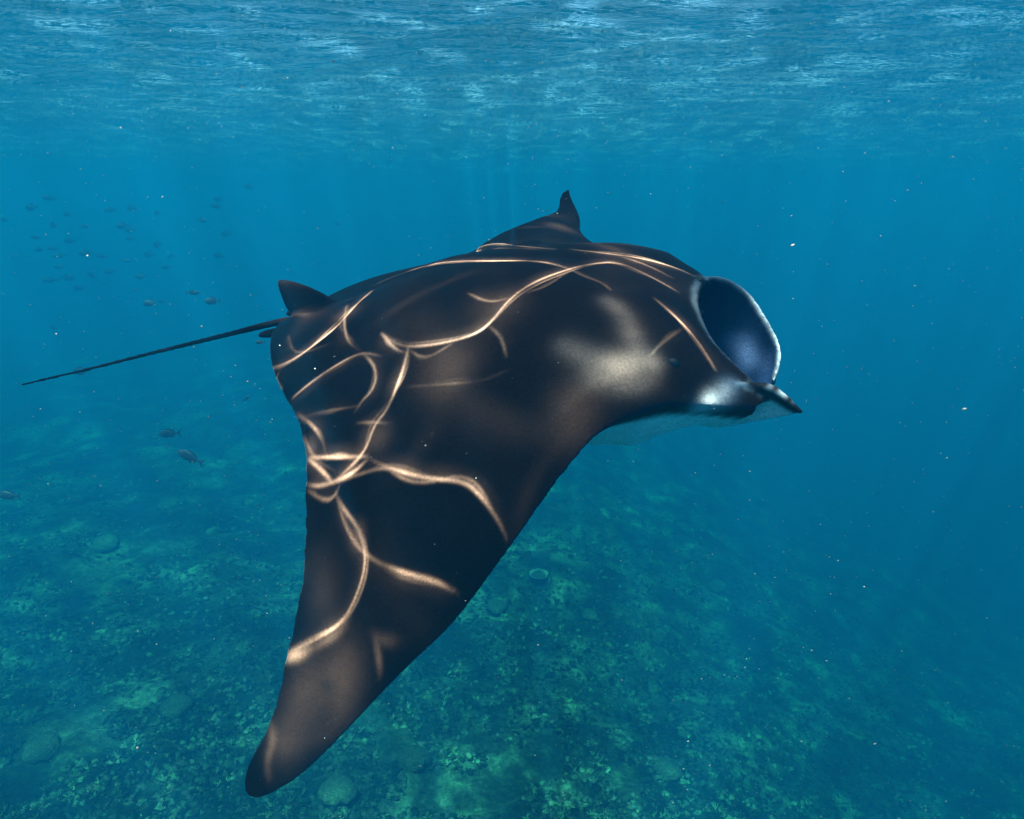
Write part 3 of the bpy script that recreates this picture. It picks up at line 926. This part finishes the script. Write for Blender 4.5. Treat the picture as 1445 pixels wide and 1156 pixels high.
def boulder_mesh(seed, lumps=9):
    """a massive coral head: several rounded lobes grown together"""
    r = np.random.default_rng(seed)
    bm = bmesh.new(); bmesh.ops.create_icosphere(bm, subdivisions=4, radius=1)
    dirs = r.standard_normal((lumps, 3)); dirs[:, 2] = np.abs(dirs[:, 2]); dirs /= np.linalg.norm(dirs, axis=1, keepdims=True)
    for v in bm.verts:
        c = np.array(v.co)
        k = (dirs @ c).max()
        q = .72 + .34 * max(0, (k - .6) / .4) ** .6 + .05 * math.sin(c[0] * 9 + seed) * math.sin(c[1] * 8) + r.uniform(-.06, .06)
        v.co = Vector(c * q); v.co.z *= .62
    me = bpy.data.meshes.new('lump_coral'); bm.to_mesh(me); bm.free(); smooth(me)
    return me
def dish_mesh(seed, rim=1.0):
    """a shallow coral dish with a raised pale lip on a short stalk"""
    r = np.random.default_rng(seed); n = 40; prof = [(.0, .10), (.35, .10), (.7, .16), (.92, .27), (1.0, .34), (1.03, .30), (.94, .2), (.6, .04), (.28, -.08), (.22, -.35)]
    V, F = [], []
    w = 1 + .09 * np.sin(np.arange(n) / n * 6.283 * 2 + r.random() * 6) + .05 * np.sin(np.arange(n) / n * 6.283 * 5 + r.random() * 6)
    for rad, z in prof:
        for k in range(n):
            a = 6.283 * k / n
            V.append((rad * w[k] * math.cos(a), rad * w[k] * .85 * math.sin(a), z + (.04 * math.sin(a * 3) if rad > .6 else 0)))
    for i in range(len(prof) - 1):
        for k in range(n):
            F.append([i * n + k, i * n + (k + 1) % n, (i + 1) * n + (k + 1) % n, (i + 1) * n + k])
    me = bpy.data.meshes.new('dish_coral'); me.from_pydata(V, [], F); me.update(); smooth(me)
    return me

def place_coral(name, me, mat, px, py, size, label, group=None, sink=.1):
    if not me.materials: me.materials.append(mat)
    o = link(bpy.data.objects.new(name, me))
    x, y, z = on_seabed(px, py)
    size = size * 1.55
    o.location = (x, y, z + size * (.25 - sink)); o.scale = (size,) * 3
    o.rotation_euler = (random.uniform(-.15, .15), random.uniform(-.15, .15), random.random() * 6.28)
    tag(o, label, 'coral', group)
    return o
dish = dish_mesh(3)
place_coral('dish_coral', dish, C_RIM, 760, 816, .21, 'pale round dish coral with a thin raised rim, below the near wing')
pale_heads = [boulder_mesh(90 + i) for i in range(4)]
for k, (px, py, sz) in enumerate([(302, 753, .16), (235, 680, .22), (250, 1000, .20), (585, 1075, .2), (830, 870, .16), (905, 770, .2), (700, 860, .2), (150, 770, .24), (480, 1120, .22), (940, 1090, .2), (1010, 830, .22), (60, 1060, .2)]):
    place_coral('lump_coral', pale_heads[k % 4], C_PALE, px, py, sz, 'pale lumpy coral standing out from the darker rubble', 'pale lumpy corals on the reef')
# ------------------------------------------------------------------ fish
def fish_mesh(depth=.40, seed=0):
    """body, tail fin, dorsal and anal fins in one skin; nose at +x, length 1"""
    n, k = 18, 12
    xs = np.linspace(0, 1, n)
    hgt = depth / 2 * np.interp(xs, [0, .06, .2, .4, .6, .8, .9, 1], [.05, .35, .82, 1, .86, .42, .22, .2])
    wid = hgt * np.interp(xs, [0, .3, .8, 1], [.6, .42, .3, .15])
    V, F = [], []
    for x, h, w in zip(xs, hgt, wid):
        for q in range(k):
            a = 6.283 * q / k
            V.append((.42 - x * .82, w * math.cos(a), h * math.sin(a)))
    for i in range(n - 1):
        for q in range(k): F.append([i * k + q, (i + 1) * k + q, (i + 1) * k + (q + 1) % k, i * k + (q + 1) % k])
    F.append(list(range(k))); F.append([(n - 1) * k + q for q in range(k)][::-1])
    def fin(poly, th=.012):
        o = len(V); m = len(poly)
        for s_ in (-1, 1):
            for x, z in poly: V.append((x, s_ * th / 2, z))
        F.append([o + i for i in range(m)]); F.append([o + m + i for i in range(m)][::-1])
        for i in range(m): F.append([o + i, o + m + i, o + m + (i + 1) % m, o + (i + 1) % m])
    d = depth
    fin([(-.34, .03), (-.42, .06), (-.58, .19), (-.52, .02), (-.52, -.02), (-.58, -.19), (-.42, -.06), (-.34, -.03)])
    fin([(.16, d * .42), (.05, d * .60), (-.15, d * .60), (-.32, d * .34), (-.3, d * .1)])
    fin([(-.02, -d * .44), (-.12, -d * .58), (-.3, -d * .34), (-.28, -d * .1)])
    fin([(.2, -d * .3), (.1, -d * .62), (.06, -d * .36)])
    me = bpy.data.meshes.new('fish'); me.from_pydata(V, [], F); me.update()
    return me
m, nt, out = new_mat('dark_fish')
tcx = N(nt, 'ShaderNodeTexCoord'); n_ = N(nt, 'ShaderNodeTexNoise', i_Scale=6.0)
nt.links.new(tcx.outputs['Object'], n_.inputs['Vector'])
r_ = ramp(nt, [(.3, (.012, .014, .018)), (.7, (.035, .04, .05))]); nt.links.new(n_.outputs[0], r_.inputs[0])
pb = N(nt, 'ShaderNodeBsdfPrincipled', i_Roughness=.5); nt.links.new(r_.outputs[0], pb.inputs['Base Color']); nt.links.new(pb.outputs[0], out.inputs['Surface'])
FISH = m
deep_fish, slim_fish = fish_mesh(.46), fish_mesh(.36)
for me in (deep_fish, slim_fish): me.materials.append(FISH)
def put_fish(px, py, length_px, dist, yaw, pitch, me, label, group=None):
    o = link(bpy.data.objects.new('fish', me))
    dist = dist * 2.0
    o.location = ray(px, py).normalized() * dist
    L = length_px / FPX * dist
    o.scale = (L, L, L); o.rotation_euler = (0, pitch, yaw)
    tag(o, label, 'fish', group)
put_fish(266, 644, 38, 5.6, math.pi - .15, -.45, slim_fish, 'dark slender fish nosing upwards over the reef, the larger of two')
put_fish(237, 612, 29, 6.4, math.pi + .1, .05, slim_fish, 'dark fish swimming level just above the larger one over the reef')
put_fish(298, 425, 20, 6.5, math.pi + .2, 0, deep_fish, 'dark deep-bodied fish in open water, clearest below the hazy shoal')
put_fish(273, 413, 17, 7.8, .15, 0, slim_fish, 'faint dark fish swimming close beside the clearest deep-bodied fish')
put_fish(210, 428, 17, 8.4, math.pi, 0, deep_fish, 'faint dark deep-bodied fish alone between the shoal and the thin tail')
put_fish(113, 524, 24, 7.6, math.pi - .2, .1, slim_fish, 'dark fish swimming just behind the thin tail of the manta')
put_fish(348, 562, 13, 7.5, .6, -.6, slim_fish, 'small faint fish angled upwards above the reef beside the manta')
put_fish(10, 699, 28, 7.0, math.pi, -.1, slim_fish, 'dark fish low over the hazy far side of the reef')
put_fish(366, 483, 14, 5.0, math.pi, 0, slim_fish, 'small dark fish showing just behind the root of the tail')
shoal = [(1015,183),(885,233),(878,262),(825,320),(640,290),(535,272),(445,278),(270,295),(195,230),(125,268),(20,318),(215,340),(345,345),(497,343),(525,360),
         (530,393),(920,375),(1375,335),(640,420),(345,455),(410,465),(515,485),(605,460),(695,467),(675,512),(445,530),(375,545),(200,565),(240,510),(320,597),
         (280,555),(160,440),(210,435),(570,550),(605,660),(655,650),(215,757),(140,390),(280,405),(240,465),(890,465)]
fr_ = random.Random(5)
for x, y in shoal:
    put_fish(x / 2.89, 200 + y / 2.89, fr_.uniform(12, 17), fr_.uniform(13.5, 17), (math.pi if fr_.random() < .75 else 0) + fr_.uniform(-.5, .5), fr_.uniform(-.2, .2),
             fr_.choice((deep_fish, slim_fish)), 'small dark fish of the faint shoal in hazy open water', 'shoal of small dark fish in open water')

# ------------------------------------------------------------------ drifting specks
tv = np.array([(1, 0, 0), (-1, 0, 0), (0, 1, 0), (0, -1, 0), (0, 0, 1), (0, 0, -1)], float)
tf = np.array([(0, 2, 4), (2, 1, 4), (1, 3, 4), (3, 0, 4), (2, 0, 5), (1, 2, 5), (3, 1, 5), (0, 3, 5)])
ns = 9000
r = np.random.default_rng(99)
dist = .7 + 5.5 * r.random(ns) ** .6
D = np.array([ray(px, py) for px, py in zip(r.random(ns) * 2300 - 430, r.random(ns) * 1900 - 370)])
P = D * dist[:, None]
sz = (.0006 + .0014 * r.random(ns) ** 3) * (.55 + .28 * dist)
big = r.random(ns) < .008; sz[big] *= 2.0
keep = P[:, 2] < SURFACE_Z - .12
P, sz = P[keep], sz[keep]
st = r.standard_normal((len(P), 3)) * .3 + 1; st[:, 0] *= 1.4
ang = r.random(len(P)) * .9 - .2
v = tv[None] * sz[:, None, None] * st[:, None, :]
ca, sa = np.cos(ang)[:, None], np.sin(ang)[:, None]
v = np.stack([v[..., 0] * ca - v[..., 2] * sa, v[..., 1], v[..., 0] * sa + v[..., 2] * ca], -1) + P[:, None, :]
f = tf[None] + (np.arange(len(P)) * 6)[:, None, None]
snow = mesh_np('marine_snow', v.reshape(-1, 3), f.reshape(-1, 3))
m, nt, out = new_mat('plankton_speck')
g = N(nt, 'ShaderNodeNewGeometry')
n_ = N(nt, 'ShaderNodeTexNoise', i_Scale=2.0); nt.links.new(g.outputs['Position'], n_.inputs['Vector'])
r_ = ramp(nt, [(.3, (.25, .24, .22)), (.7, (.55, .55, .52))]); nt.links.new(n_.outputs[0], r_.inputs[0])
d = N(nt, 'ShaderNodeBsdfDiffuse'); t_ = N(nt, 'ShaderNodeBsdfTranslucent'); mx = N(nt, 'ShaderNodeMixShader'); mx.inputs[0].default_value = .5
nt.links.new(r_.outputs[0], d.inputs[0]); nt.links.new(r_.outputs[0], t_.inputs[0]); nt.links.new(d.outputs[0], mx.inputs[1]); nt.links.new(t_.outputs[0], mx.inputs[2])
nt.links.new(mx.outputs[0], out.inputs['Surface'])
snow.materials.append(m)
tag(link(bpy.data.objects.new('marine_snow', snow)), 'pale plankton specks drifting in the water', 'plankton', kind='stuff')
